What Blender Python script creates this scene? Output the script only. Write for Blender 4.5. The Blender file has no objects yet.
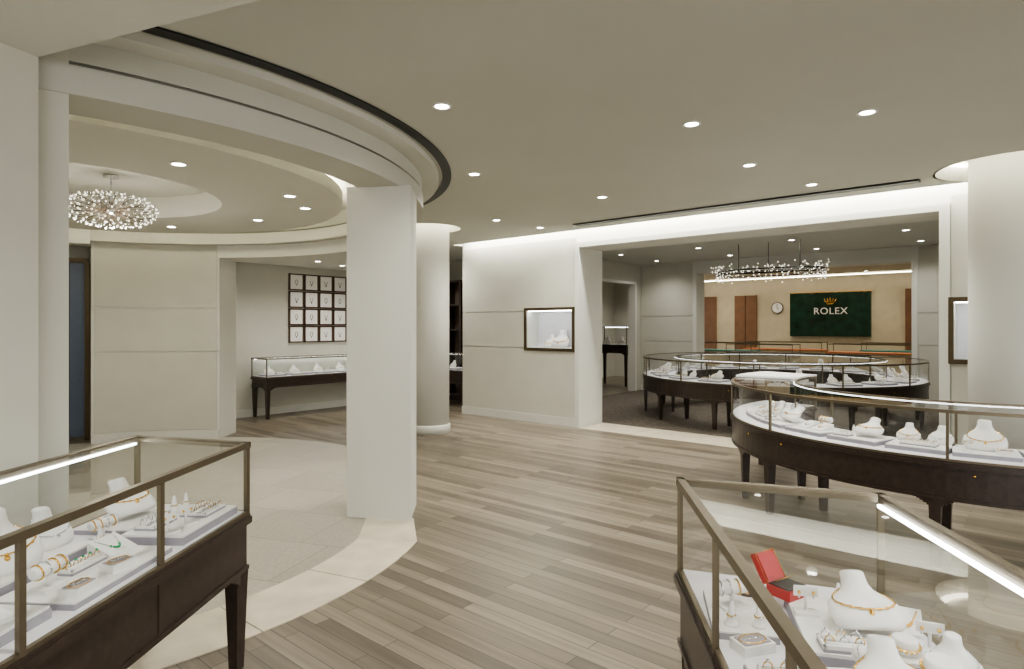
import bpy, bmesh, math, random
from mathutils import Vector, Matrix
random.seed(7)
pi=math.pi
sc=bpy.context.scene
CUR=None
try: sc.view_settings.look='AgX - Medium High Contrast'
except Exception: pass
# ---------------------------------------------------------------- materials
def nt(name):
    m=bpy.data.materials.new(name); m.use_nodes=True
    return m,m.node_tree,m.node_tree.nodes['Principled BSDF']
def mat(name,col,rough=.5,metal=0,noise=.04,ns=18,bump=0,bs=200,emit=0,ecol=None,spec=.5):
    m,t,b=nt(name)
    tc=t.nodes.new('ShaderNodeTexCoord'); n=t.nodes.new('ShaderNodeTexNoise')
    n.inputs['Scale'].default_value=ns; n.inputs['Detail'].default_value=4
    t.links.new(tc.outputs['Object'],n.inputs['Vector'])
    r=t.nodes.new('ShaderNodeValToRGB')
    r.color_ramp.elements[0].position=.3; r.color_ramp.elements[1].position=.7
    r.color_ramp.elements[0].color=(*[c*(1-noise) for c in col],1)
    r.color_ramp.elements[1].color=(*[min(1,c*(1+noise)) for c in col],1)
    t.links.new(n.outputs['Fac'],r.inputs['Fac']); t.links.new(r.outputs['Color'],b.inputs['Base Color'])
    b.inputs['Roughness'].default_value=rough; b.inputs['Metallic'].default_value=metal
    b.inputs['Specular IOR Level'].default_value=spec
    if bump:
        n2=t.nodes.new('ShaderNodeTexNoise'); n2.inputs['Scale'].default_value=bs
        t.links.new(tc.outputs['Object'],n2.inputs['Vector'])
        bp=t.nodes.new('ShaderNodeBump'); bp.inputs['Strength'].default_value=bump; bp.inputs['Distance'].default_value=.002
        t.links.new(n2.outputs['Fac'],bp.inputs['Height']); t.links.new(bp.outputs['Normal'],b.inputs['Normal'])
    if emit:
        b.inputs['Emission Color'].default_value=(*(ecol or col),1); b.inputs['Emission Strength'].default_value=emit
    return m
def brickmat(name,c1,c2,mortar,w,h,ms,ang,rough,grain=.25,gs=(1.5,30,30),bump=.15):
    m,t,b=nt(name); L=t.links.new
    tc=t.nodes.new('ShaderNodeTexCoord'); mp=t.nodes.new('ShaderNodeMapping')
    mp.inputs['Rotation'].default_value=(0,0,ang); L(tc.outputs['Object'],mp.inputs['Vector'])
    br=t.nodes.new('ShaderNodeTexBrick'); br.offset=.37; br.offset_frequency=2; br.squash=1
    br.inputs['Color1'].default_value=(*c1,1); br.inputs['Color2'].default_value=(*c2,1); br.inputs['Mortar'].default_value=(*mortar,1)
    br.inputs['Scale'].default_value=1; br.inputs['Brick Width'].default_value=w; br.inputs['Row Height'].default_value=h
    br.inputs['Mortar Size'].default_value=ms; br.inputs['Mortar Smooth'].default_value=.3; br.inputs['Bias'].default_value=0
    L(mp.outputs['Vector'],br.inputs['Vector'])
    m2=t.nodes.new('ShaderNodeMapping'); m2.inputs['Scale'].default_value=gs; L(mp.outputs['Vector'],m2.inputs['Vector'])
    n=t.nodes.new('ShaderNodeTexNoise'); n.inputs['Scale'].default_value=1; n.inputs['Detail'].default_value=6; L(m2.outputs['Vector'],n.inputs['Vector'])
    r=t.nodes.new('ShaderNodeValToRGB'); r.color_ramp.elements[0].position=.3; r.color_ramp.elements[1].position=.7
    r.color_ramp.elements[0].color=(1-grain,)*3+(1,); r.color_ramp.elements[1].color=(1,1,1,1)
    L(n.outputs['Fac'],r.inputs['Fac'])
    mx=t.nodes.new('ShaderNodeMixRGB'); mx.blend_type='MULTIPLY'; mx.inputs['Fac'].default_value=1
    L(br.outputs['Color'],mx.inputs['Color1']); L(r.outputs['Color'],mx.inputs['Color2']); L(mx.outputs['Color'],b.inputs['Base Color'])
    b.inputs['Roughness'].default_value=rough
    bp=t.nodes.new('ShaderNodeBump'); bp.inputs['Strength'].default_value=bump; bp.inputs['Distance'].default_value=.002
    bp.invert=True
    L(br.outputs['Fac'],bp.inputs['Height']); L(bp.outputs['Normal'],b.inputs['Normal'])
    return m
def glassmat(name,tint=(.98,.99,.985)):
    m=bpy.data.materials.new(name); m.use_nodes=True; t=m.node_tree; t.nodes.clear()
    o=t.nodes.new('ShaderNodeOutputMaterial'); tr=t.nodes.new('ShaderNodeBsdfTransparent'); gl=t.nodes.new('ShaderNodeBsdfGlossy')
    tr.inputs['Color'].default_value=(*tint,1); gl.inputs['Roughness'].default_value=.02
    lw=t.nodes.new('ShaderNodeLayerWeight'); lw.inputs['Blend'].default_value=.5
    pw=t.nodes.new('ShaderNodeMath'); pw.operation='POWER'; pw.inputs[1].default_value=4.5
    ma=t.nodes.new('ShaderNodeMath'); ma.operation='MULTIPLY_ADD'; ma.inputs[1].default_value=.8; ma.inputs[2].default_value=.05
    mx=t.nodes.new('ShaderNodeMixShader')
    t.links.new(lw.outputs['Facing'],pw.inputs[0]); t.links.new(pw.outputs[0],ma.inputs[0])
    t.links.new(ma.outputs[0],mx.inputs['Fac']); t.links.new(tr.outputs[0],mx.inputs[1]); t.links.new(gl.outputs[0],mx.inputs[2]); t.links.new(mx.outputs[0],o.inputs['Surface'])
    return m
ANG=math.atan2(.649,.761)
WALL=mat('wallcovering_linen',(.55,.54,.47),.85,noise=.03,ns=3,bump=.25,bs=350)
PAINT=mat('paint_warm_white',(.66,.655,.60),.8,noise=.015,ns=2)
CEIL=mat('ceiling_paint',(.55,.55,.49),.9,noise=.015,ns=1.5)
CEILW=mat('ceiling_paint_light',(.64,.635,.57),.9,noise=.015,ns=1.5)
FASC=mat('fascia_paint',(.52,.515,.455),.85,noise=.015,ns=1.5)
GROOV=mat('fascia_groove',(.22,.215,.19),.9)
BASEB=mat('baseboard_paint',(.63,.625,.57),.5,noise=.02)
WOODF=brickmat('oak_plank_floor',(.285,.24,.178),(.125,.103,.075),(.045,.036,.026),1.15,.085,.0024,ANG,.34,.34)
STONE=mat('limestone_border',(.60,.54,.42),.3,noise=.14,ns=5,bump=.05)
MOSAIC=brickmat('mosaic_stone_floor',(.47,.435,.36),(.40,.37,.305),(.24,.22,.18),.6,.6,.004,.3,.3,.25,(60,60,60),.08)
CARPET=mat('carpet_grey_brown',(.11,.094,.075),.98,noise=.4,ns=22,bump=.6,bs=150)
DARKF=mat('dark_grout',(.20,.175,.14),.7)
ESP=mat('espresso_wood',(.038,.026,.021),.30,noise=.25,ns=30)
PFR=mat('print_frame_wood',(.08,.045,.032),.4,noise=.2,ns=30)
BRZ=mat('bronze_frame',(.19,.16,.115),.38,.8,noise=.05)
BRZD=mat('bronze_trim_niche',(.10,.075,.045),.4,.6,noise=.05)
BLACK=mat('black_metal',(.012,.012,.012),.5,noise=.1)
DECK=mat('deck_white_leather',(.76,.76,.79),.55,noise=.02)
LAV=mat('platform_grey_suede',(.32,.305,.35),.8,noise=.05)
WHITE=mat('display_white_leather',(.78,.775,.755),.45,noise=.02)
GOLD=mat('gold',(.80,.50,.14),.25,1,noise=.03)
SILV=mat('silver_gems',(.80,.82,.85),.15,1,noise=.03)
GREEN=mat('emerald',(.01,.30,.12),.1,noise=.1)
RED=mat('red_leather_box',(.40,.006,.012),.35,noise=.05)
LED=mat('led_strip',(1,1,1),.5,emit=13,ecol=(.95,.98,1))
LEDS=mat('led_strip_soft',(1,1,1),.5,emit=6,ecol=(.95,.98,1))
LAMP=mat('lamp_diffuser',(1,1,1),.5,emit=22,ecol=(1,.95,.86))
COVE=mat('cove_led_warm',(1,1,1),.5,emit=12,ecol=(1,.93,.78))
COVR=mat('cove_led_rotunda',(1,1,1),.5,emit=36,ecol=(1,.93,.78))
CRY=mat('crystal_lit',(.9,.9,.9),.1,emit=2.0,ecol=(1,.92,.76))
GLASS=glassmat('showcase_glass')
SIGNG=mat('sign_green',(.008,.032,.018),.25,noise=.5,ns=4)
WOODP=mat('walnut_panel',(.19,.10,.055),.4,noise=.12,ns=5)
CREAM=mat('cream_stone_wall',(.52,.46,.34),.6,noise=.06,ns=4)
TEAL=mat('teal_counter_top',(.05,.22,.20),.3)
ORNG=mat('orange_leather_top',(.42,.15,.06),.5)
BLUEP=mat('blue_grey_panel',(.09,.12,.18),.3)
CABB=mat('cabinet_back',(.13,.10,.075),.6)
PRINT=mat('print_paper',(.82,.81,.77),.7,noise=.02)
INK=mat('print_ink',(.16,.14,.115),.6)
# ---------------------------------------------------------------- mesh builder
class B:
    def __init__(s,name,mats):
        s.name=name; s.bm=bmesh.new(); s.mats=mats; s.M=Matrix.Identity(4)
    def v(s,co): return s.bm.verts.new(s.M@Vector(co))
    def f(s,vs,mi=0,sm=False):
        try:
            f=s.bm.faces.new(vs); f.material_index=mi; f.smooth=sm
        except ValueError: pass
    def prism(s,pts,z0,z1,mi=0):
        a=[s.v((p[0],p[1],z0)) for p in pts]; b=[s.v((p[0],p[1],z1)) for p in pts]; n=len(pts)
        s.f(a,mi); s.f(b,mi)
        for i in range(n): s.f([a[i],a[(i+1)%n],b[(i+1)%n],b[i]],mi)
    def taper(s,c,w0,w1,z0,z1,rot=0,mi=0):
        q=[(-1,-1),(1,-1),(1,1),(-1,1)]; cs,sn=math.cos(rot),math.sin(rot)
        def P(w,z): return [s.v((c[0]+(x*cs-y*sn)*w/2,c[1]+(x*sn+y*cs)*w/2,z)) for x,y in q]
        a=P(w0,z0); b=P(w1,z1); s.f(a,mi); s.f(b,mi)
        for i in range(4): s.f([a[i],a[(i+1)%4],b[(i+1)%4],b[i]],mi)
    def box(s,c,sz,rot=0,mi=0):
        cs,sn=math.cos(rot),math.sin(rot)
        pts=[(c[0]+x*sz[0]/2*cs-y*sz[1]/2*sn,c[1]+x*sz[0]/2*sn+y*sz[1]/2*cs) for x,y in((-1,-1),(1,-1),(1,1),(-1,1))]
        s.prism(pts,c[2]-sz[2]/2,c[2]+sz[2]/2,mi)
    def beam(s,p,q,w,z0,z1,mi=0):
        p=Vector(p[:2]);q=Vector(q[:2]); d=(q-p).normalized(); n=Vector((-d.y,d.x))*w/2; d=d*w/2
        s.prism([p-d-n,q+d-n,q+d+n,p-d+n],z0,z1,mi)
    def arc(s,c,r0,r1,a0,a1,z0,z1,n=24,mi=0,sm=False):
        full=abs(a1-a0)>=359.9; k=n if full else n+1; R=[]
        for i in range(k):
            a=math.radians(a0+(a1-a0)*i/n); cx,sx=math.cos(a),math.sin(a)
            R.append([s.v((c[0]+r*cx,c[1]+r*sx,z)) for r,z in((r0,z0),(r1,z0),(r1,z1),(r0,z1))])
        for i in range(n):
            A=R[i];Bq=R[(i+1)%k]
            for j in range(4): s.f([A[j],A[(j+1)%4],Bq[(j+1)%4],Bq[j]],mi,False)
        if not full: s.f(R[0],mi); s.f(R[-1],mi)
    def lathe(s,prof,c=(0,0,0),n=24,mi=0,cap=True,M2=None):
        R=[]
        for r,z in prof:
            row=[]
            for i in range(n):
                p=Vector((r*math.cos(2*pi*i/n),r*math.sin(2*pi*i/n),z))
                if M2: p=M2@p
                row.append(s.v(p+Vector(c)))
            R.append(row)
        for a,b in zip(R,R[1:]):
            for i in range(n): s.f([a[i],a[(i+1)%n],b[(i+1)%n],b[i]],mi,True)
        if cap: s.f(R[0],mi); s.f(R[-1],mi)
    def tube(s,pts,r,mi=0,n=6,closed=False):
        pts=[Vector(p) for p in pts]; R=[]; m=len(pts)
        for i,p in enumerate(pts):
            if closed: d=pts[(i+1)%m]-pts[i-1]
            else: d=pts[min(i+1,m-1)]-pts[max(i-1,0)]
            d.normalize(); u=d.orthogonal() if abs(d.z)>.95 else d.cross(Vector((0,0,1))); u.normalize(); w=d.cross(u)
            R.append([s.v(p+u*r*math.cos(2*pi*j/n)+w*r*math.sin(2*pi*j/n)) for j in range(n)])
        for i in range(m if closed else m-1):
            a=R[i];b=R[(i+1)%m]
            for j in range(n): s.f([a[j],a[(j+1)%n],b[(j+1)%n],b[j]],mi,True)
        if not closed: s.f(R[0],mi); s.f(R[-1],mi)
    def ball(s,c,r,mi=0,n=8,sq=1):
        prof=[(max(.0003,r*math.sin(pi*i/(n//2+1))),-r*sq*math.cos(pi*i/(n//2+1))) for i in range(n//2+2)]
        s.lathe(prof,c,n,mi)
    def quad(s,pts,mi=0): s.f([s.v(p) for p in pts],mi)
    def done(s,parent=None,rec=True):
        if rec: bmesh.ops.recalc_face_normals(s.bm,faces=s.bm.faces[:])
        me=bpy.data.meshes.new(s.name); s.bm.to_mesh(me); s.bm.free()
        for m in s.mats: me.materials.append(m)
        o=bpy.data.objects.new(s.name,me); sc.collection.objects.link(o)
        if parent: o.parent=parent
        return o
def empty(name,loc=(0,0,0)):
    e=bpy.data.objects.new(name,None); sc.collection.objects.link(e); e.empty_display_size=.1; return e
# ---------------------------------------------------------------- frames of reference
Lx,Ly=-.8375,10.6; dx,dy=.761,-.649; nx,ny=.649,.761
def T(t,s): return (Lx+t*dx+s*nx, Ly+t*dy+s*ny)
def tsbox(b,t0,t1,s0,s1,z0,z1,mi=0): b.prism([T(t0,s0),T(t1,s0),T(t1,s1),T(t0,s1)],z0,z1,mi)
C=(-3.85,5.3); ZC=2.85
def pol(c,r,a): return (c[0]+r*math.cos(math.radians(a)),c[1]+r*math.sin(math.radians(a)))
# ---------------------------------------------------------------- floors
b=B('floor',[WOODF]); b.prism([(-16,-6),(22,-6),(22,30),(-16,30)],-.1,0); b.done()
b=B('floor_rotunda_stone',[STONE,MOSAIC,DARKF])
b.lathe([(2.97,.0005),(2.97,.003)],(C[0],C[1],0),120,1)
CF=(-3.2,4.6)
b.lathe([(2.16,.001),(2.16,.0045)],(CF[0],CF[1],0),120,1)
b.arc(CF,2.14,2.57,-150,-8,.001,.004,80,2)
for i in range(9):
    a0=-8-(i+1)*15.5; b.arc(CF,2.155,2.575,a0+.08,a0+15.42,.001,.007,12,0)
p0,p1=pol(CF,2.155,-8),pol(CF,2.575,-8)
b.prism([p0,p1,(-.755,4.75),(-1.13,4.85)],.001,.007,0)
b.done()
b=B('floor_threshold_stone',[STONE,DARKF])
tsbox(b,2.41,6.73,-.06,.6,.0005,.003,1)
for i in range(5):
    t0=2.415+i*.864; tsbox(b,t0,t0+.858,-.055,.598,.001,.007,0)
b.done()
b=B('floor_carpet',[CARPET]); tsbox(b,.44,10,.603,5.4,.0005,.01); b.done()
# ---------------------------------------------------------------- ceiling with column coves
COL1=(-1.15,8.68,.27,.43); COL2=(4.32,5.32,.33,.57)
b=B('ceiling',[CEIL])
edges=[]
def loop(pts):
    vs=[b.v((p[0],p[1],ZC)) for p in pts]
    for i in range(len(vs)): edges.append(b.bm.edges.new((vs[i],vs[(i+1)%len(vs)])))
loop([T(-13,-.22),T(10,-.22),T(10,-10.5),T(-13,-10.5)])
for x,y,r,h in(COL1,COL2): loop([pol((x,y),h,i*7.5) for i in range(48)])
bmesh.ops.triangle_fill(b.bm,use_beauty=True,edges=edges)
tsbox(b,-13,-.02,-.22,7,ZC,ZC+.05)
tsbox(b,-.02,10,-.26,-.22,ZC,3.02); tsbox(b,-.02,10,-.26,.6,3.02,3.06)
for x,y,r,h in(COL1,COL2):
    b.arc((x,y),h,h+.02,0,360,ZC,3.02,48); b.arc((x,y),.01,h+.02,0,360,3.02,3.04,48)
b.done(rec=False)
b=B('cove_light_column',[COVE])
for x,y,r,h in(COL1,COL2): b.arc((x,y),h-.06,h-.01,0,360,2.985,3.0,48)
b.done()
for i,(x,y,r,h) in enumerate((COL1,COL2)):
    b=B('round_column',[PAINT,BASEB]); b.lathe([(r,0),(r,3.015)],(x,y,0),64,0); b.lathe([(r+.015,.0),(r+.015,.11),(r+.004,.125)],(x,y,0),64,1); b.done()
b=B('ceiling_slot_ring',[BLACK]); b.arc(C,3.235,3.315,-75,86,ZC-.012,ZC-.002,90); b.done()
b=B('ceiling_slot_linear',[BLACK]); tsbox(b,2.75,6.65,-.68,-.56,ZC-.018,ZC-.001); b.done()
# ---------------------------------------------------------------- rotunda
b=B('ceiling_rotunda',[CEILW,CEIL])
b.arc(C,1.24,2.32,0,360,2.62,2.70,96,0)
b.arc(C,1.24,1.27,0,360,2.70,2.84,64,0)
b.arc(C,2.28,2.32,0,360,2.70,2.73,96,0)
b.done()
b=B('cove_light_rotunda',[COVR]); b.arc(C,2.18,2.24,0,360,2.705,2.72,96); b.done()
b=B('trim_rotunda_beam',[PAINT,CEILW,FASC,GROOV])
b.arc(C,2.74,3.05,-57,120,2.695,ZC-.001,80,2)
b.arc(C,2.72,3.06,-57,120,2.54,2.675,80,2); b.arc(C,2.76,3.03,-57,120,2.675,2.695,80,3)
b.arc(C,3.05,3.20,-66,100,2.80,ZC-.001,80,1)
b.arc(C,2.74,3.05,120,134,2.50,ZC-.001,10,0)
b.arc(C,2.85,3.35,38,90,2.38,2.60,40,0)
b.done()
b=B('wall_rotunda',[WALL,PAINT,BASEB])
b.arc(C,2.862,3.35,90,120,0,ZC-.001,30,1)
for z0,z1 in((.13,1.138),(1.157,1.706),(1.725,2.60)): b.arc(C,2.85,2.89,90.6,119.4,z0,z1,30,0)
b.arc(C,2.84,2.87,90,120,0,.125,30,2)
b.arc(C,2.85,3.05,134,306.5,0,ZC-.001,110,0)
b.arc(C,2.85,3.33,38,46,0,2.6,6,1)
b.done()
b=B('square_column',[PAINT])
b.prism([(-1.272,4.77),(-.765,4.68),(-.79,5.12),(-1.27,5.22)],0.007,2.545); b.done()
b=B('wall_left',[WALL]); b.prism([(-2.07,2.71),(-2.93,.30),(-2.93,-2.5),(-3.1,-2.5),(-3.1,.6),(-2.42,2.86),(-2.15,2.77)],0,ZC-.001); b.done()
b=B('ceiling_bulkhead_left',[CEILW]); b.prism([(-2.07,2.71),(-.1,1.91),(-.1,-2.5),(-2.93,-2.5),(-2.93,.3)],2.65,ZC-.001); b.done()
b=B('door_1',[BRZD,BLUEP,BLACK])
for a in(121.2,133): 
    p=pol(C,3.25,a); b.taper(p,.06,.06,0,2.3,math.radians(a))
b.arc(C,3.22,3.28,121,133.2,2.3,2.36,6,0); b.arc(C,3.245,3.26,121.2,124.5,.05,2.3,6,1); b.arc(C,3.24,3.27,124.5,133,.0,2.3,6,2); b.done()
# ---------------------------------------------------------------- main opening wall
NZ0,NZ1=1.15,1.72
def walltile(b,t0,t1,s0,s1,z0,z1,mi,holes):
    ts=sorted({t0,t1,*[h[0] for h in holes if t0<h[0]<t1],*[h[1] for h in holes if t0<h[1]<t1]})
    zs=sorted({z0,z1,*[h[2] for h in holes if z0<h[2]<z1],*[h[3] for h in holes if z0<h[3]<z1]})
    for a,c in zip(ts,ts[1:]):
        for e,g in zip(zs,zs[1:]):
            m=((a+c)/2,(e+g)/2)
            if any(h[0]<m[0]<h[1] and h[2]<m[1]<h[3] for h in holes): continue
            tsbox(b,a,c,s0,s1,e,g,mi)
H=[(1.42,2.28,NZ0,NZ1),(6.86,7.72,NZ0,NZ1)]
OT=2.63
b=B('wall_front_opening',[PAINT,WALL])
walltile(b,0,9.6,0,.6,0,3.02,0,H+[(2.404,6.74,-1,OT)])
for z0,z1 in((.13,1.138),(1.156,1.706),(1.724,2.78)):
    walltile(b,.01,2.33,-.018,0,z0,z1,1,H); walltile(b,6.84,9.6,-.018,0,z0,z1,1,H)
for h in H: tsbox(b,h[0]-.01,h[1]+.01,.28,.3,h[2]-.01,h[3]+.01,0)
b.done()
b=B('trim_opening',[PAINT])
tsbox(b,2.335,2.404,-.035,0,0,OT+.07); tsbox(b,6.74,6.83,-.035,0,0,OT+.07); tsbox(b,2.404,6.74,-.035,0,OT,OT+.07); b.done()
b=B('baseboard_front',[BASEB]); tsbox(b,0,2.334,-.032,0,0,.125); tsbox(b,6.831,9.6,-.032,0,0,.125); b.done()
def bust_mesh(b,M,chain=True,mg=1,mw=0):
    b.M=M
    S=[(0,.080,.030,-.035),(.012,.095,.038,-.032),(.04,.104,.040,-.018),(.07,.098,.036,-.002),(.092,.072,.032,.012),(.108,.047,.031,.022),(.125,.037,.032,.028),(.145,.033,.032,.032),(.157,.033,.033,.036),(.163,.026,.026,.037)]
    n=20; R=[]
    for z,hx,hy,yo in S: R.append([b.v((hx*math.cos(2*pi*i/n),yo+hy*math.sin(2*pi*i/n),z)) for i in range(n)])
    for A,D in zip(R,R[1:]):
        for i in range(n): b.f([A[i],A[(i+1)%n],D[(i+1)%n],D[i]],mw,True)
    b.f(R[0],mw); b.f(R[-1],mw)
    def prof(z):
        for p,q in zip(S,S[1:]):
            if p[0]<=z<=q[0]:
                k=(z-p[0])/(q[0]-p[0]); return [p[j]+(q[j]-p[j])*k for j in(1,2,3)]
        return S[-1][1:]
    if chain:
        P=[]
        for i in range(25):
            a=math.radians(-165+330*i/24); z=.122-.068*((.5+.5*math.cos(a))**1.3); hx,hy,yo=prof(z)
            P.append((hx*1.05*math.sin(a),yo-hy*1.1*math.cos(a)-.001,z))
        b.tube(P,.0024,mg,5); 
        for k in range(9,16): b.ball(P[k],.0045,mg,6)
        b.ball((P[12][0],P[12][1]-.002,P[12][2]-.010),.008,mg,8)
    b.M=Matrix.Identity(4)
def TM(x,y,z,rz=0,s=1,rx=0): return Matrix.Translation((x,y,z))@Matrix.Rotation(rz,4,'Z')@Matrix.Rotation(rx,4,'X')@Matrix.Scale(s,4)
for i,h in enumerate(H):
    e=empty('wall_display_niche')
    b=B('frame',[BRZD])
    a0,a1=h[0],h[1]
    for (t0,t1,z0,z1) in((a0-.045,a0,NZ0-.045,NZ1+.045),(a1,a1+.045,NZ0-.045,NZ1+.045),(a0,a1,NZ0-.045,NZ0),(a0,a1,NZ1,NZ1+.045)):
        tsbox(b,t0,t1,-.038,-.0185,z0,z1)
    b.done(e)
    b=B('interior',[DECK,LED]); tsbox(b,a0+.001,a1-.001,.262,.279,NZ0,NZ1,0); tsbox(b,a0+.001,a1-.001,0,.262,NZ0+.001,NZ0+.01,0); tsbox(b,a0+.01,a1-.01,.01,.05,NZ1-.012,NZ1-.001,1); b.done(e)
    b=B('necklace_stand',[WHITE,GOLD])
    for k,(tt,scl) in enumerate(((.36,1.15),(.56,1.6))):
        p=T(a0+tt,.12); bust_mesh(b,TM(p[0],p[1],NZ0+.01,-ANG,scl),True)
    b.done(e)
    b=B('glass',[GLASS]); b.quad([(*T(a0,-.019),NZ0),(*T(a1,-.019),NZ0),(*T(a1,-.019),NZ1),(*T(a0,-.019),NZ1)]); b.done(e)
# ---------------------------------------------------------------- room 2
b=B('wall_room_back',[PAINT,WALL])
walltile(b,.3,9.6,5.4,5.8,0,2.95,0,[(1.8,5.78,-1,2.63)])
for z0,z1 in((.13,1.138),(1.156,1.706),(1.724,2.88)): tsbox(b,.45,1.70,5.384,5.4,z0,z1,1); tsbox(b,5.88,9.6,5.384,5.4,z0,z1,1)
b.done()
b=B('trim_room_back',[PAINT]); 
tsbox(b,1.71,1.8,5.37,5.4,0,2.72); tsbox(b,5.78,5.87,5.37,5.4,0,2.72); tsbox(b,1.8,5.78,5.37,5.4,2.63,2.72); b.done()
b=B('wall_room_side',[WALL,PAINT])
tsbox(b,.3,.44,5.15,5.4,0,2.95,0); tsbox(b,.3,.44,.6,1.6,0,2.95,0); tsbox(b,.3,.44,1.6,5.15,2.5,2.95,0)
tsbox(b,.28,.47,5.08,5.15,0,2.5,1); tsbox(b,.28,.47,1.6,5.15,2.44,2.5,1)
tsbox(b,10,10.15,0,12.4,0,2.95,0); b.done()
b=B('ceiling_room',[CEIL]); tsbox(b,-3,10,.6,5.4,2.9,2.95); b.done()
b=B('wall_side_gallery',[PAINT]); tsbox(b,-2.3,-2.2,1.95,9,0,2.9); tsbox(b,-2.2,.3,8.6,8.7,0,2.95); b.done()
# room 3
b=B('wall_boutique_back',[CREAM,WOODP,SIGNG])
tsbox(b,-1.8,10,12,12.3,0,2.95,0)
tsbox(b,.15,.48,11.95,12,0,2.45,1); tsbox(b,.50,.83,11.95,12,0,2.45,1); tsbox(b,4.75,5.3,11.95,12,0,2.5,1); tsbox(b,-.9,-.45,11.95,12,0,2.45,1)
b.done()
b=B('ceiling_boutique',[CREAM]); tsbox(b,-3,10,5.8,12.3,2.95,3.0); b.done()
b=B('cove_light_boutique',[COVE]); tsbox(b,-1,9,11.5,11.54,2.91,2.93); tsbox(b,1,6,8.4,8.44,2.92,2.94); b.done()
e=empty('wall_sign')
b=B('panel',[SIGNG,GOLD]); tsbox(b,1.83,3.95,11.9,11.99,1.2,2.46,0); tsbox(b,1.81,3.97,11.93,11.995,2.46,2.48,1)
cx,cz=2.93,2.14
for k in range(-2,3):
    x0=cx+k*.035; x1=cx+k*.075; top=cz+.15-.02*abs(k)
    p0=T(x0,11.885);p1=T(x1,11.885); b.tube([(*p0,cz),(*p1,top)],.012,1,6); b.ball((*p1,top+.01),.018,1,8)
p0=T(cx-.08,11.885);p1=T(cx+.08,11.885); b.tube([(*p0,cz-.01),(*p1,cz-.01)],.018,1,6)
b.done(e)
cu=bpy.data.curves.new('letters','FONT'); cu.body='ROLEX'; cu.size=.27; cu.extrude=.01; cu.align_x='CENTER'; cu.space_character=1.1
to=bpy.data.objects.new('letters',cu); sc.collection.objects.link(to); p=T(cx,11.885); to.location=(p[0],p[1],1.84); to.rotation_euler=(pi/2,0,-ANG); cu.materials.append(WHITE); to.parent=e
b=B('wall_clock',[WHITE,BLACK]); Mx=Matrix.Rotation(-ANG,4,'Z')@Matrix.Rotation(pi/2,4,'X'); p=T(1.45,11.98)
b.lathe([(.17,0),(.17,.03),(.15,.035)],(p[0],p[1],2.05),24,1,True,Mx); b.lathe([(.15,.036),(.149,.04)],(p[0],p[1],2.05),24,0,True,Mx)
p=T(1.45,11.93); q=T(1.50,11.93); b.tube([(*p,2.05),(*p,2.16)],.008,1); b.tube([(*p,2.05),(*q,2.0)],.008,1); b.done()
for i,(t,s,m,w) in enumerate(((1.0,8.2,TEAL,2.2),(2.3,9.8,ORNG,2.0),(4.6,8.6,ORNG,1.8),(4.9,10.2,TEAL,1.6),(2.6,7.2,BLACK,1.5))):
    b=B('boutique_counter',[CREAM,m,BRZ,GLASS]); z=.86
    tsbox(b,t-w/2,t+w/2,s-.3,s+.3,0.0,z,0); tsbox(b,t-w/2-.03,t+w/2+.03,s-.33,s+.33,z,z+.03,1)
    for ti in(-1,1):
        for si in(-1,1): 
            p=T(t+ti*(w/2-.01),s+si*.29); b.taper(p,.015,.015,z+.03,z+.22,-ANG,2)
    tsbox(b,t-w/2,t+w/2,s-.30,s-.28,z+.2,z+.22,2); tsbox(b,t-w/2,t+w/2,s+.28,s+.3,z+.2,z+.22,2)
    b.done()
# ---------------------------------------------------------------- alcove wall with prints
def A4(s,off): return (-4.47+nx*s+dx*off, 9.96+ny*s+dy*off)
b=B('wall_alcove',[WALL,BASEB])
b.prism([A4(-3,0),A4(4.4,0),A4(4.4,-.15),A4(-3,-.15)],0,ZC-.001,0); b.prism([A4(-3,.02),A4(4.35,.02),A4(4.35,0),A4(-3,0)],0,.12,1)
b.done()
p=A4(4.4,-.15)
b=B('wall_gallery_end',[WALL]); b.prism([p,(p[0]+dx*2.35,p[1]+dy*2.35),(p[0]+dx*2.35+nx*.15,p[1]+dy*2.35+ny*.15),(p[0]+nx*.15,p[1]+ny*.15)],0,ZC-.001,0)
b.done()
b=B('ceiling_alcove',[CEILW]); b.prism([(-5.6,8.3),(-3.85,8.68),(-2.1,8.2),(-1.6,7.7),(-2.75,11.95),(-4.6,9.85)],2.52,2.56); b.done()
for r in range(4):
    for c in range(5):
        b=B('framed_print',[PFR,PRINT,INK]); s0=.95+c*.292; z0=1.20+r*.302; w=.278; h=.290; fw=.022
        q=A4
        for (sa,sb,za,zb) in((s0,s0+fw,z0,z0+h),(s0+w-fw,s0+w,z0,z0+h),(s0,s0+w,z0,z0+fw),(s0,s0+w,z0+h-fw,z0+h)):
            b.prism([q(sa,.002),q(sb,.002),q(sb,.035),q(sa,.035)],za,zb,0)
        b.prism([q(s0+.01,.002),q(s0+w-.01,.002),q(s0+w-.01,.024),q(s0+.01,.024)],z0+.01,z0+h-.01,1)
        k=random.random(); kind=random.randrange(3); cs=s0+w/2; czz=z0+h/2
        if kind==0: pts=[(*q(cs+.025*math.cos(a),.028),czz+.04*math.sin(a)) for a in[2*pi*i/16 for i in range(16)]]; b.tube(pts,.004,2,5,True); b.ball((*q(cs,.028),czz-.05),.009,2,6)
        elif kind==1: pts=[(*q(cs+.010*math.sin(i*.8),.028),czz-.06+.12*i/10) for i in range(11)]; b.tube(pts,.006+.003*k,2,5)
        else: pts=[(*q(cs-.03+.06*i/8,.028),czz+.03-.07*math.sin(pi*i/8)) for i in range(9)]; b.tube(pts,.004,2,5); b.ball((*q(cs,.028),czz-.05),.012,2,6)
        b.done()
b=B('display_cabinet',[ESP,LED,CABB])
p=A4(4.38,.05)
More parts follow.
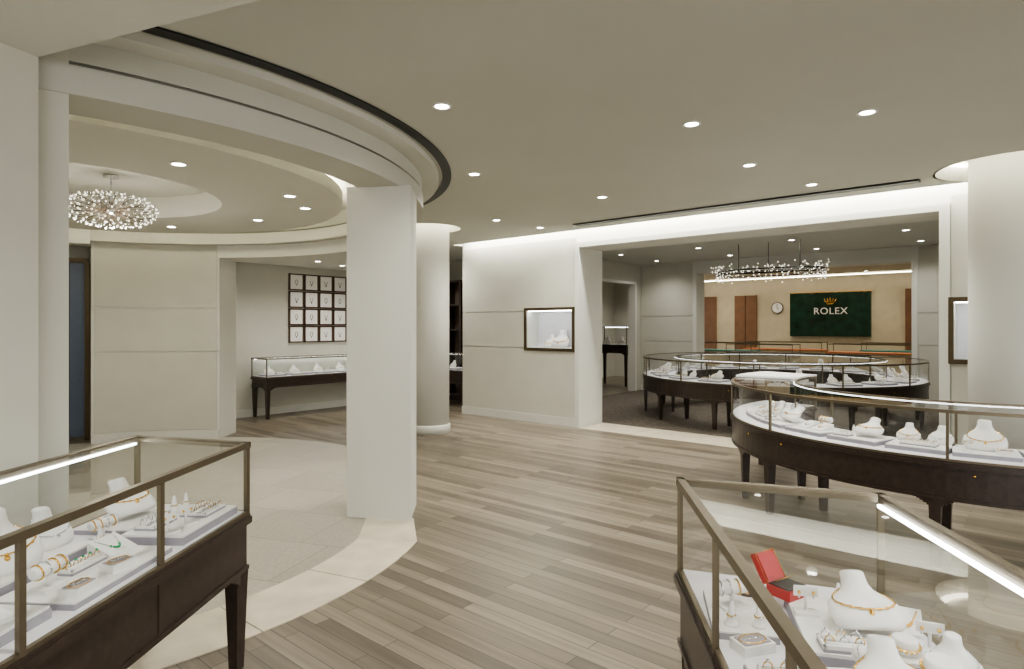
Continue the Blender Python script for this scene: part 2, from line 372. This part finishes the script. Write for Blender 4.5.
def Q(t,o): return (p[0]+dx*t-nx*o,p[1]+dy*t-ny*o)
b.prism([Q(.0,.0),Q(2.1,.0),Q(2.1,.35),Q(.0,.35)],.0,.1,0)
for t in(.0,.5,1.0,1.5,2.05): b.prism([Q(t,.0),Q(t+.05,.0),Q(t+.05,.35),Q(t,.35)],.1,2.4,0)
for z in(.9,1.4,1.9,2.38): b.prism([Q(.0,.02),Q(2.1,.02),Q(2.1,.33),Q(.0,.33)],z,z+.03,0)
b.prism([Q(.0,.0),Q(2.1,.0),Q(2.1,.02),Q(.0,.02)],.1,2.4,2)
b.done()
# ---------------------------------------------------------------- jewelry pieces
IM=[WHITE,GOLD,LAV,SILV,GREEN,DECK]
def ring(b,c,r=.010,rot=0,mi=1,gem=3):
    b.tube([(c[0]+r*math.cos(a),c[1],c[2]+r+r*math.sin(a)) for a in[2*pi*i/12 for i in range(12)]],.0018,mi,5,True)
    b.ball((c[0],c[1],c[2]+2*r+.002),.0045,gem,6)
def platform(M,w,d,h):
    b=B('display_platform',IM); b.M=M
    b.box((0,0,h*.4),(w,d,h*.8),0,2); b.box((0,0,h*.9),(w*.985,d*.985,h*.2),0,0); return b.done(CUR)
def ring_tray(M,nr=3,nc=4,w=.15,d=.11,gem=3):
    b=B('ring_tray',IM); b.M=M
    b.box((0,0,.004),(w,d,.008),0,2)
    for s_ in(-1,1): b.box((0,s_*(d/2-.003),.012),(w,.006,.010),0,0); b.box((s_*(w/2-.003),0,.012),(.006,d,.010),0,0)
    for r in range(nr):
        y=-d/2+d*(r+.5)/nr; b.tube([(-w/2+.008,y,.012),(w/2-.008,y,.012)],.009,0,8)
        for c in range(nc): ring(b,(-w/2+w*(c+.5)/nc,y,.014),.010,0,random.choice((1,3,1)),gem)
    return b.done(CUR)
def bust(M,chain=True,mg=1,top=False):
    b=B('necklace_bust',IM); bust_mesh(b,M,chain,mg,0); return b.done(None if top else CUR)
def ring_cone(M,h=.06):
    b=B('ring_stand',IM); b.M=M
    b.lathe([(.018,0),(.018,.006),(.013,.008),(.011,.02),(.004,h),(.0005,h+.003)],(0,0,0),14,0)
    b.tube([(.0105*math.cos(a),.0105*math.sin(a),.026) for a in[2*pi*i/14 for i in range(14)]],.0024,1,5,True); b.ball((0,-.013,.026),.005,3,6)
    return b.done(CUR)
def bangle_bar(M,w=.13,n=4):
    b=B('bracelet_stand',IM); b.M=M
    b.box((0,0,.005),(w*.7,.06,.010),0,0); b.lathe([(.009,.01),(.009,.055)],(0,0,0),10,0)
    R=Matrix.Rotation(pi/2,4,'Y'); b.lathe([(.014,-w/2),(.022,-w/2+.006),(.022,w/2-.006),(.014,w/2)],(0,0,.07),16,0,True,R)
    for i in range(n):
        x=-w/2+w*(i+.5)/n; b.tube([(x+.003*math.sin(2*a),.0245*math.cos(a),.07+.0245*math.sin(a)) for a in[2*pi*k/20 for k in range(20)]],.0032,random.choice((1,1,3)),5,True)
    return b.done(CUR)
def bangle_drum(M,r=.032,h=.04):
    b=B('bangle_stand',IM); b.M=M
    b.lathe([(r*.9,0),(r,.004),(r,h-.004),(r*.9,h)],(0,0,0),24,0)
    b.tube([((r+.003)*math.cos(a),(r+.003)*math.sin(a),h*.55+.006*math.sin(a)) for a in[2*pi*k/28 for k in range(28)]],.004,1,6,True)
    for k in range(9):
        a=-pi*.9+k*pi*.8/8; b.ball(((r+.006)*math.cos(a),(r+.006)*math.sin(a),h*.55+.006*math.sin(a)),.0035,3,6)
    return b.done(CUR)
def ramp(M,w=.10,d=.12,mi=1,gem=None):
    b=B('necklace_ramp',IM); b.M=M
    a=[b.v(p) for p in((-w/2,-d/2,0),(w/2,-d/2,0),(w/2,d/2,0),(-w/2,d/2,0),(-w/2,-d/2,.008),(w/2,-d/2,.008),(w/2,d/2,.045),(-w/2,d/2,.045))]
    for f in((0,1,2,3),(4,5,6,7),(0,1,5,4),(1,2,6,5),(2,3,7,6),(3,0,4,7)): b.f([a[i] for i in f],0)
    P=[]
    for i in range(15):
        k=i/14; x=-w*.35+w*.7*k; y=d*.38-d*.62*math.sin(pi*k); z=.008+.037*(y+d/2)/d+.002; P.append((x,y,z))
    b.tube(P,.002,mi,5)
    for i,p in enumerate(P):
        if 3<i<11: b.ball(p,.0045,gem or mi,6)
    return b.done(CUR)
def earring_stand(M):
    b=B('earring_stand',IM); b.M=M
    b.box((0,0,.004),(.06,.04,.008),0,0)
    b.lathe([(.004,.008),(.004,.05)],(0,.008,0),8,0); b.box((0,.006,.058),(.06,.006,.026),0,0)
    for x in(-.018,.018): b.ball((x,.0,.056),.005,1,8); b.ball((x,.0,.044),.0035,3,6)
    return b.done(CUR)
def brooch_box(M):
    b=B('brooch_box',IM); b.M=M
    b.box((0,0,.012),(.09,.06,.024),0,0); b.box((0,0,.0255),(.074,.046,.003),0,2)
    b.tube([(.036*math.cos(a),.022*math.sin(a),.027) for a in[2*pi*k/20 for k in range(20)]],.002,1,5,True)
    for k in range(5): b.ball((-.02+.01*k,0,.028),.0035,3,6)
    return b.done(CUR)
# ---------------------------------------------------------------- showcases
ZD,ZT=.66,.97
def offs(pts,d):
    n=len(pts); out=[]; A=sum(pts[i][0]*pts[(i+1)%n][1]-pts[(i+1)%n][0]*pts[i][1] for i in range(n)); sg=1 if A>0 else -1
    for i in range(n):
        p0,p1,p2=Vector(pts[i-1]),Vector(pts[i]),Vector(pts[(i+1)%n])
        e1=(p1-p0).normalized(); e2=(p2-p1).normalized(); n1=Vector((e1.y,-e1.x))*sg; n2=Vector((e2.y,-e2.x))*sg
        bi=(n1+n2); bi=bi/(bi.length_squared/2) if bi.length else n1
        out.append(tuple(p1+bi*d))
    return out
def showcase(pts,posts=(),leds=(),zd=ZD,zt=ZT,z0=.42,fw=.022,legs=()):
    global CUR
    e=empty('jewelry_showcase'); CUR=e; pts=[tuple(p) for p in pts]
    b=B('base',[ESP,GOLD]); 
    b.prism(offs(pts,-.012),z0,zd-.04); b.prism(offs(pts,.006),zd-.04,zd-.012); b.prism(offs(pts,.0),zd-.012,zd); b.prism(offs(pts,-.004),z0+.0,z0+.018)
    ip=offs(pts,-.045); n=len(pts)
    allL=list(ip)+[tuple(l) for l in legs]
    ang=math.atan2(pts[1][1]-pts[0][1],pts[1][0]-pts[0][0])
    for l in allL: b.taper(l,.042,.068,0.001,z0+.01,ang)
    for i in range(n):
        p,q=Vector(ip[i]),Vector(ip[(i+1)%n]); d=(q-p).normalized(); w=Vector((-d.y,d.x))*.012
        p=Vector(offs(pts,-.022)[i])+d*.05; q=Vector(offs(pts,-.022)[(i+1)%n])-d*.05
        for a,dd in((p,d),(q,-d)):
            for k in range(6):
                b.prism([a+dd*(k*.018)-w,a+dd*((k+1)*.018)-w,a+dd*((k+1)*.018)+w,a+dd*(k*.018)+w],z0-.045+.045*math.sin(k/6*pi/2),z0+.002)
        for fz in(.25,.5,.75):
            m=Vector(offs(pts,-.012)[i]).lerp(Vector(offs(pts,-.012)[(i+1)%n]),fz)
            if fz!=.5: b.box((m.x,m.y,(z0+zd)/2-.01),(.006,.006,zd-z0-.07),ang)
        for fz in(.2,.55):
            m=Vector(offs(pts,-.010)[i]).lerp(Vector(offs(pts,-.010)[(i+1)%n]),fz)
            b.ball((m.x,m.y,zd-.075),.010,1,10)
    b.done(e)
    b=B('deck',[DECK]); b.prism(offs(pts,-.02),zd,zd+.012); b.done(e)
    b=B('frame',[BRZ]); fp=offs(pts,-fw/2)
    for i in range(n):
        b.beam(fp[i],fp[(i+1)%n],fw,zt-fw,zt); b.taper(fp[i],fw*.75,fw*.75,zd,zt-fw,ang); b.beam(fp[i],fp[(i+1)%n],fw*.6,zd,zd+.012)
    for p in posts: b.taper(p,fw*.7,fw*.7,zd,zt-fw,ang)
    b.done(e)
    b=B('glass',[GLASS]); gp=offs(pts,-.010)
    b.quad([(p[0],p[1],zt-.004) for p in gp])
    for i in range(n):
        p,q=gp[i],gp[(i+1)%n]; b.quad([(p[0],p[1],zd),(q[0],q[1],zd),(q[0],q[1],zt-.02),(p[0],p[1],zt-.02)])
    b.done(e)
    lp=offs(pts,-.030)
    for i in leds:
        b=B('led_bar',[LED]); p,q=Vector(lp[i]),Vector(lp[(i+1)%n]); d=(q-p).normalized()*.02; b.beam(p+d,q-d,.010,zt-fw-.010,zt-fw-.001); b.done(e)
    return e
def showcase_arc(c,r0,r1,a0,a1,posts,legs,n=48,zd=ZD,zt=ZT,z0=.42,top=None,led=True):
    global CUR
    e=empty('curved_jewelry_showcase'); CUR=e; fw=.02
    b=B('base',[ESP,GOLD])
    b.arc(c,r0+.012,r1-.012,a0,a1,z0,zd-.04,n); b.arc(c,r0-.006,r1+.006,a0,a1,zd-.04,zd-.012,n); b.arc(c,r0,r1,a0,a1,zd-.012,zd,n); b.arc(c,r0+.004,r1-.004,a0,a1,z0-.001,z0+.018,n)
    for a in legs:
        for r in(r0+.05,r1-.05):
            b.taper(pol(c,r,a),.042,.068,0.001,z0+.01,math.radians(a))
        p=pol(c,r1-.008,a+6); b.ball((*p,zd-.075),.009,1,8)
        for sg in(-1,1):
            for k in range(6):
                w=math.degrees(.018/r1); aa=a+sg*(math.degrees(.034/r1)+k*w); b.arc(c,r1-.034,r1-.016,aa-w/2,aa+w/2,z0-.045+.045*math.sin(k/6*pi/2),z0+.002,1)
    b.done(e)
    b=B('deck',[DECK]); b.arc(c,r0+.02,r1-.02,a0,a1,zd,zd+.012,n); b.done(e)
    b=B('frame',[BRZ])
    for r in(r0,r1-fw): b.arc(c,r,r+fw,a0,a1,zt-fw,zt,n); b.arc(c,r+.004,r+fw-.004,a0,a1,zd,zd+.012,n)
    for a in posts:
        for r in(r0+fw/2,r1-fw/2): b.taper(pol(c,r,a),.016,.016,zd,zt-fw,math.radians(a))
        if a in(a0,a1): b.beam(pol(c,r0+.01,a),pol(c,r1-.01,a),fw,zt-fw,zt)
    b.done(e)
    b=B('glass',[GLASS]); k=n
    for i in range(k):
        t0=a0+(a1-a0)*i/k; t1=a0+(a1-a0)*(i+1)/k
        for r in(r0+.01,r1-.01):
            p,q=pol(c,r,t0),pol(c,r,t1); b.quad([(*p,zd),(*q,zd),(*q,zt-.02),(*p,zt-.02)])
        P=[pol(c,r0+.01,t0),pol(c,r1-.01,t0),pol(c,r1-.01,t1),pol(c,r0+.01,t1)]; b.quad([(*p,zt-.004) for p in P])
    b.done(e)
    if led:
        b=B('led_bar',[LEDS]); b.arc(c,r0+.022,r0+.029,a0+1,a1-1,zt-fw-.003,zt-fw+.004,n); b.done(e)
    if top:
        b=B('counter_top',[WHITE]); b.arc(c,r0-.005,r1+.005,top[0],top[1],zt+.001,zt+.018,12); b.done(e)
    return e
# left foreground
P0,P1=(-1.139,2.70),(-1.736,2.87); P3,P2=(-1.262,.20),(-1.86,.37)
def LC(u,v): return (P0[0]-.049*u-.975*v, P0[1]-.999*u+.22*v)
showcase([P0,P1,P2,P3],posts=[LC(.62,.011),LC(1.18,.011),LC(1.74,.011)],leds=[1],legs=[LC(1.2,.05)],fw=.024)
zz=ZD+.012; ra=.05
def at(fn,u,v,z=zz,rz=0,s=1,rx=0): p=fn(u,v); return TM(p[0],p[1],z,rz,s,rx)
PH=.035
platform(at(LC,.27,.16,zz,pi/2-ra),.40,.24,PH); platform(at(LC,.24,.43,zz,pi/2-ra),.36,.22,.02)
platform(at(LC,.76,.17,zz,pi/2-ra),.46,.25,.02); platform(at(LC,.80,.44,zz,pi/2-ra),.44,.22,PH)
platform(at(LC,1.3,.28,zz,pi/2-ra),.5,.40,PH)
bust(at(LC,.24,.43,zz+.022,1.2,1.0,-.35),top=True); bust(at(LC,.86,.44,zz+PH,1.1,1.15),top=True); bust(at(LC,.64,.46,zz+PH,1.4,.8),True,3,top=True)
ring_tray(at(LC,.17,.13,zz+PH,1.5)); ring_tray(at(LC,.36,.22,zz+PH,1.5),2,4,.14,.08)
ring_cone(at(LC,.13,.24,zz+PH)); ring_cone(at(LC,.20,.25,zz+PH,0,1.1)); ring_cone(at(LC,.27,.25,zz+PH,0,.9)); earring_stand(at(LC,.33,.10,zz+PH,1.2)); earring_stand(at(LC,.43,.11,zz+PH,1.2))
ramp(at(LC,.60,.22,zz+.02,1.3),.11,.1,3,4); ring_tray(at(LC,.74,.22,zz+.02,1.5),1,5,.15,.05,4); brooch_box(at(LC,.72,.10,zz+.02,1.3)); bangle_bar(at(LC,.90,.2,zz+.02,1.5,.9))
brooch_box(at(LC,.90,.09,zz+.02,1.5)); bust(at(LC,1.2,.4,zz+PH,1.2)); ramp(at(LC,1.15,.18,zz+PH,1.3)); ring_tray(at(LC,1.35,.2,zz+PH,1.5))
bangle_bar(at(LC,.44,.40,zz+.0,1.2,.8)); ring_cone(at(LC,.5,.3,zz)); ring_cone(at(LC,.5,.36,zz))
# right foreground
A=(.547,2.07);Bp=(1.12,1.87);Fq=(.372,.22);Eq=(.93,.22)
def RC(u,v):
    k=u/1.85; x=A[0]+(Fq[0]-A[0])*k; y=A[1]+(Fq[1]-A[1])*k; return (x+.575*v/.6*1.0, y-.20*v/.6*(1-k*.8))
showcase([A,Bp,Eq,Fq],posts=[RC(.52,.011),RC(1.05,.011)],leds=[1],legs=[],fw=.024)
platform(at(RC,.34,.11,zz,-.2),.16,.26,.02); platform(at(RC,.38,.37,zz,-.25),.26,.34,PH); platform(at(RC,.80,.28,zz,-.1),.46,.38,.03)
p=RC(.22,.27); b=B('red_jewelry_box',[RED,GOLD,BLACK]); b.M=TM(p[0],p[1],zz+PH,.55)
b.box((0,0,.014),(.085,.075,.028),0,0); b.box((0,0,.0295),(.075,.065,.003),0,2)
b.M=b.M@Matrix.Translation((0,.036,.028))@Matrix.Rotation(-.55,4,'X'); b.box((0,.006,.042),(.085,.016,.084),0,0); b.box((0,-.0035,.042),(.070,.003,.070),0,0)
b.tube([(-.041,-.003,0),(-.041,-.003,.083),(.041,-.003,.083),(.041,-.003,0)],.0018,1,5); b.tube([(-.041,-.036,-.001),(.041,-.036,-.001)],.001,1,5); b.done()
p=RC(.20,.17); b=B('watch_case',[BLACK,GOLD]); b.lathe([(.035,0),(.035,.02),(.03,.028)],(p[0],p[1],zz),20,0); b.tube([(p[0]+.028*math.cos(a),p[1]+.028*math.sin(a),zz+.029) for a in[2*pi*k/20 for k in range(20)]],.002,1,5,True); b.done()
bust(at(RC,.40,.40,zz+PH,-.1,.88,-.45),top=True); bust(at(RC,.76,.30,zz+.03,-.2,.8,-.3),top=True); bust(at(RC,.52,.53,zz,-.5,.55),True,3,top=True)
bangle_bar(at(RC,.32,.10,zz+.02,.2,.8)); ring_cone(at(RC,.43,.07,zz+.02)); ring_cone(at(RC,.42,.14,zz+.02)); ring_cone(at(RC,.22,.40,zz+PH,0,.8)); ring_cone(at(RC,.20,.44,zz+PH,0,1.0))
ring_tray(at(RC,.52,.30,zz+PH,-.2),2,3,.10,.06); brooch_box(at(RC,.51,.10,zz+.0,.3)); earring_stand(at(RC,.34,.28,zz+PH,-.2)); earring_stand(at(RC,.40,.54,zz,-.4))
bangle_drum(at(RC,.62,.46,zz+.03),.036,.05); bangle_drum(at(RC,.50,.44,zz+PH),.028,.035); ring_cone(at(RC,.70,.52,zz,0,1.4)); ring_cone(at(RC,.75,.47,zz+.03,0,1.3))
ring_tray(at(RC,.72,.14,zz+.03,-.1)); bangle_bar(at(RC,.64,.32,zz+.03,-.3,.7)); ramp(at(RC,.28,.54,zz+.0,-.5),.07,.08)
# curved right showcase
C3=(3.85,5.2)
showcase_arc(C3,1.33,1.90,125,300,(125,158,192,230,268,300),(130,176,190,228,266,298),60,top=(125,147))
def arcitems(c,r0,r1,a,kind):
    rm=(r0+r1)/2; z=zz
    def A_(r,da,zz_,s=1,rx=0): p=pol(c,r,a+da); return TM(p[0],p[1],zz_,math.radians(a+90),s,rx)
    platform(A_(rm,0,z),.34,.30,.03)
    if kind==0: bust(A_(rm,1.5,z+.032,.95,-.5)); ring_tray(A_(rm+.08,-3,z+.03),2,3,.1,.08); ring_cone(A_(rm-.06,-3.5,z+.03))
    elif kind==1: ramp(A_(rm+.02,2.3,z+.03),.1,.12); ramp(A_(rm+.02,-2.3,z+.03),.1,.12,3); bangle_bar(A_(rm-.08,0,z+.03,.9))
    elif kind==2: bust(A_(rm-.03,0,z+.03,1.1)); brooch_box(A_(rm+.1,3,z+.03)); earring_stand(A_(rm+.1,-3,z+.03))
    else: ring_tray(A_(rm+.04,0,z+.03),3,5,.2,.12); bust(A_(rm-.1,3.5,z+.03,.7),True,3); bust(A_(rm-.1,-3.5,z+.03,.7))
for i,a in enumerate((160,173,185,198,211,224,236,249,262,275)): arcitems(C3,1.33,1.90,a,(1,3,0,1,0,3,2,1,0,2)[i])
C2=(4.36,10.3)
showcase_arc(C2,1.58,2.14,0,360,tuple(range(0,360,30)),tuple(range(15,360,30)),96)
for i in range(20): arcitems(C2,1.58,2.14,i*18+5,i%4)
def rectcase(x,y,L_,W_,ang,**k):
    cs,sn=math.cos(ang),math.sin(ang)
    return showcase([(x,y),(x+L_*cs,y+L_*sn),(x+L_*cs-W_*sn,y+L_*sn+W_*cs),(x-W_*sn,y+W_*cs)],**k)
an=math.atan2(ny,nx)
def lin(x,y,ang):
    return lambda u,v:(x+u*math.cos(ang)-v*math.sin(ang),y+u*math.sin(ang)+v*math.cos(ang))
ax,ay=A4(.26,.55)
rectcase(ax,ay,2.3,.5,an,leds=[2],z0=.5); f=lin(ax,ay,an)
for i in range(5):
    platform(at(f,.25+i*.45,.26,zz,an),.34,.3,.03); bust(at(f,.2+i*.45,.3,zz+.03,an-.1,.8)); ring_tray(at(f,.32+i*.45,.2,zz+.03,an),2,3,.1,.08)
bx=T(-2.1,.5); rectcase(bx[0],bx[1],1.6,.45,-ANG,leds=[2]); f=lin(bx[0],bx[1],-ANG)
for i in range(3): platform(at(f,.3+i*.45,.23,zz,-ANG),.34,.3,.03); bust(at(f,.2+i*.45,.25,zz+.03,-ANG,.8))
bx=T(-1.15,5.85); rectcase(bx[0],bx[1],.95,.5,-ANG,leds=[2],zd=1.02,zt=1.49,z0=.82); f=lin(bx[0],bx[1],-ANG)
for i in range(2): bust(at(f,.25+i*.4,.25,1.032,-ANG,1.2))
# ---------------------------------------------------------------- chandeliers
e=empty('crystal_chandelier')
cc=(-3.64,5.63,2.53)
b=B('stem',[SILV]); b.lathe([(.06,2.825),(.06,2.849)],(cc[0],cc[1],0),20); b.lathe([(.006,2.55),(.006,2.83)],(cc[0],cc[1],0),8); b.ball(cc,.04,0,10); b.done(e)
b=B('crystals',[SILV,CRY,BRZD])
N=300
for i in range(N):
    z=1-2*(i+.5)/N; r=math.sqrt(1-z*z); a=i*2.39996; j=random.uniform(.93,1.02)
    p=(cc[0]+.38*r*math.cos(a)*j,cc[1]+.38*r*math.sin(a)*j,cc[2]+.16*z*j)
    if i%2==0: b.tube([cc,p],.0020,2,3)
    b.ball(p,.0085,1 if i%2 else 0,6)
b.done(e)
def pointl(name,loc,en,r=.1,col=(1,.93,.82)):
    l=bpy.data.lights.new(name,'POINT'); l.energy=en; l.shadow_soft_size=r; l.color=col; o=bpy.data.objects.new(name,l); o.location=loc; sc.collection.objects.link(o); return o
pointl('bulb',(cc[0],cc[1],2.33),22).parent=e
e=empty('ring_chandelier'); cc=(4.3,10.4,2.38)
b=B('rings',[BLACK,CRY,SILV]); ca,sa=math.cos(-ANG),math.sin(-ANG)
for k,(rx,ry,z) in enumerate(((.88,.44,2.42),(.88,.44,2.36))):
    pts=[(cc[0]+rx*math.cos(a)*ca-ry*math.sin(a)*sa,cc[1]+rx*math.cos(a)*sa+ry*math.sin(a)*ca,z) for a in[2*pi*i/60 for i in range(60)]]
    b.tube(pts,.009,0,6,True)
    for i,p in enumerate(pts):
        h=random.uniform(.03,.12); b.tube([(p[0],p[1],z),(p[0],p[1],z-h)],.003,2,3); b.ball((p[0],p[1],z-h),.010,1,6)
        ox,oy=random.uniform(-.10,.10),random.uniform(-.10,.10); zh=random.uniform(.02,.11); b.tube([p,(p[0]+ox,p[1]+oy,z+zh)],.003,2,3); b.ball((p[0]+ox,p[1]+oy,z+zh),.009,1,6)
for k in(-.5,0,.5): b.tube([(cc[0]+k*ca,cc[1]+k*sa,2.42),(cc[0]+k*ca,cc[1]+k*sa,2.9)],.005,0,6)
b.tube([(cc[0]-.85*ca,cc[1]-.85*sa,2.42),(cc[0]+.85*ca,cc[1]+.85*sa,2.42)],.008,0,6)
b.done(e)
# ---------------------------------------------------------------- downlights
def downlight(x,y,z,en=60,size=2.5,col=(1,.965,.885)):
    e=empty('recessed_downlight')
    b=B('fixture',[WHITE,LAMP,BLACK]); b.arc((x,y),.045,.062,0,360,z-.006,z-.0005,24,0); b.lathe([(.044,z-.002),(.044,z-.001)],(x,y,0),20,1); b.done(e)
    l=bpy.data.lights.new('lamp','SPOT'); l.energy=en; l.spot_size=size; l.spot_blend=1; l.shadow_soft_size=.05; l.color=col
    o=bpy.data.objects.new('lamp',l); o.location=(x,y,z-.02); sc.collection.objects.link(o); o.parent=e
for x,y in((-.437,3.87),(1.22,4.21),(2.28,3.98),(-.34,5.59),(2.02,5.28),(.955,6.58),(.39,8.6),(-.2,8.0),(-.6,1.5),(1.0,1.2),(2.6,1.8),(2.9,6.0),(-1.3,10.4),(-.2,.0),(-1.7,12.0)):
    z=ZC if not(x<-.1 and y<1.9) else 2.65
    downlight(x,y,z,92)
for x,y in((-2.35,4.37),(-1.95,5.44),(-2.0,6.0),(-2.73,6.66),(-3.9,7.1),(-5.2,6.4),(-3.3,3.7)): downlight(x,y,2.62,48)
for x,y in((-4.0,9.2),(-3.1,9.9),(-2.9,10.6)): downlight(x,y,2.52,50)
for t in(1.2,2.8,4.4,6.0,7.6):
    for s in(1.6,3.2,4.7): downlight(*T(t,s),2.9,60)
for t in(0,2,4,6):
    for s in(7,9,11): downlight(*T(t,s),2.95,85,2.5,(1,.90,.72))
for s in(3.2,4.7,7): downlight(*T(-1.0,s),2.9 if s<5.4 else 2.95,140)  # downlights added only to brighten the side gallery
l=bpy.data.lights.new('cove_tube','AREA'); l.shape='RECTANGLE'; l.size=9.4; l.size_y=.05; l.energy=165; l.color=(1,.98,.91)
o=bpy.data.objects.new('cove_light_wall_slot',l); p=T(4.8,-.13); o.location=(p[0],p[1],3.0); o.rotation_euler=(0,0,-ANG); sc.collection.objects.link(o)
# ---------------------------------------------------------------- world + camera
w=bpy.data.worlds.new('World'); sc.world=w; w.use_nodes=True
w.node_tree.nodes['Background'].inputs['Color'].default_value=(1,.99,.95,1); w.node_tree.nodes['Background'].inputs['Strength'].default_value=2.7
cam=bpy.data.cameras.new('camera'); cam.lens=21.8; cam.sensor_width=36; cam.shift_y=-7.5/1024; cam.clip_start=.05
co=bpy.data.objects.new('camera',cam); co.location=(0,0,1.47); co.rotation_euler=(pi/2,0,0); sc.collection.objects.link(co); sc.camera=co
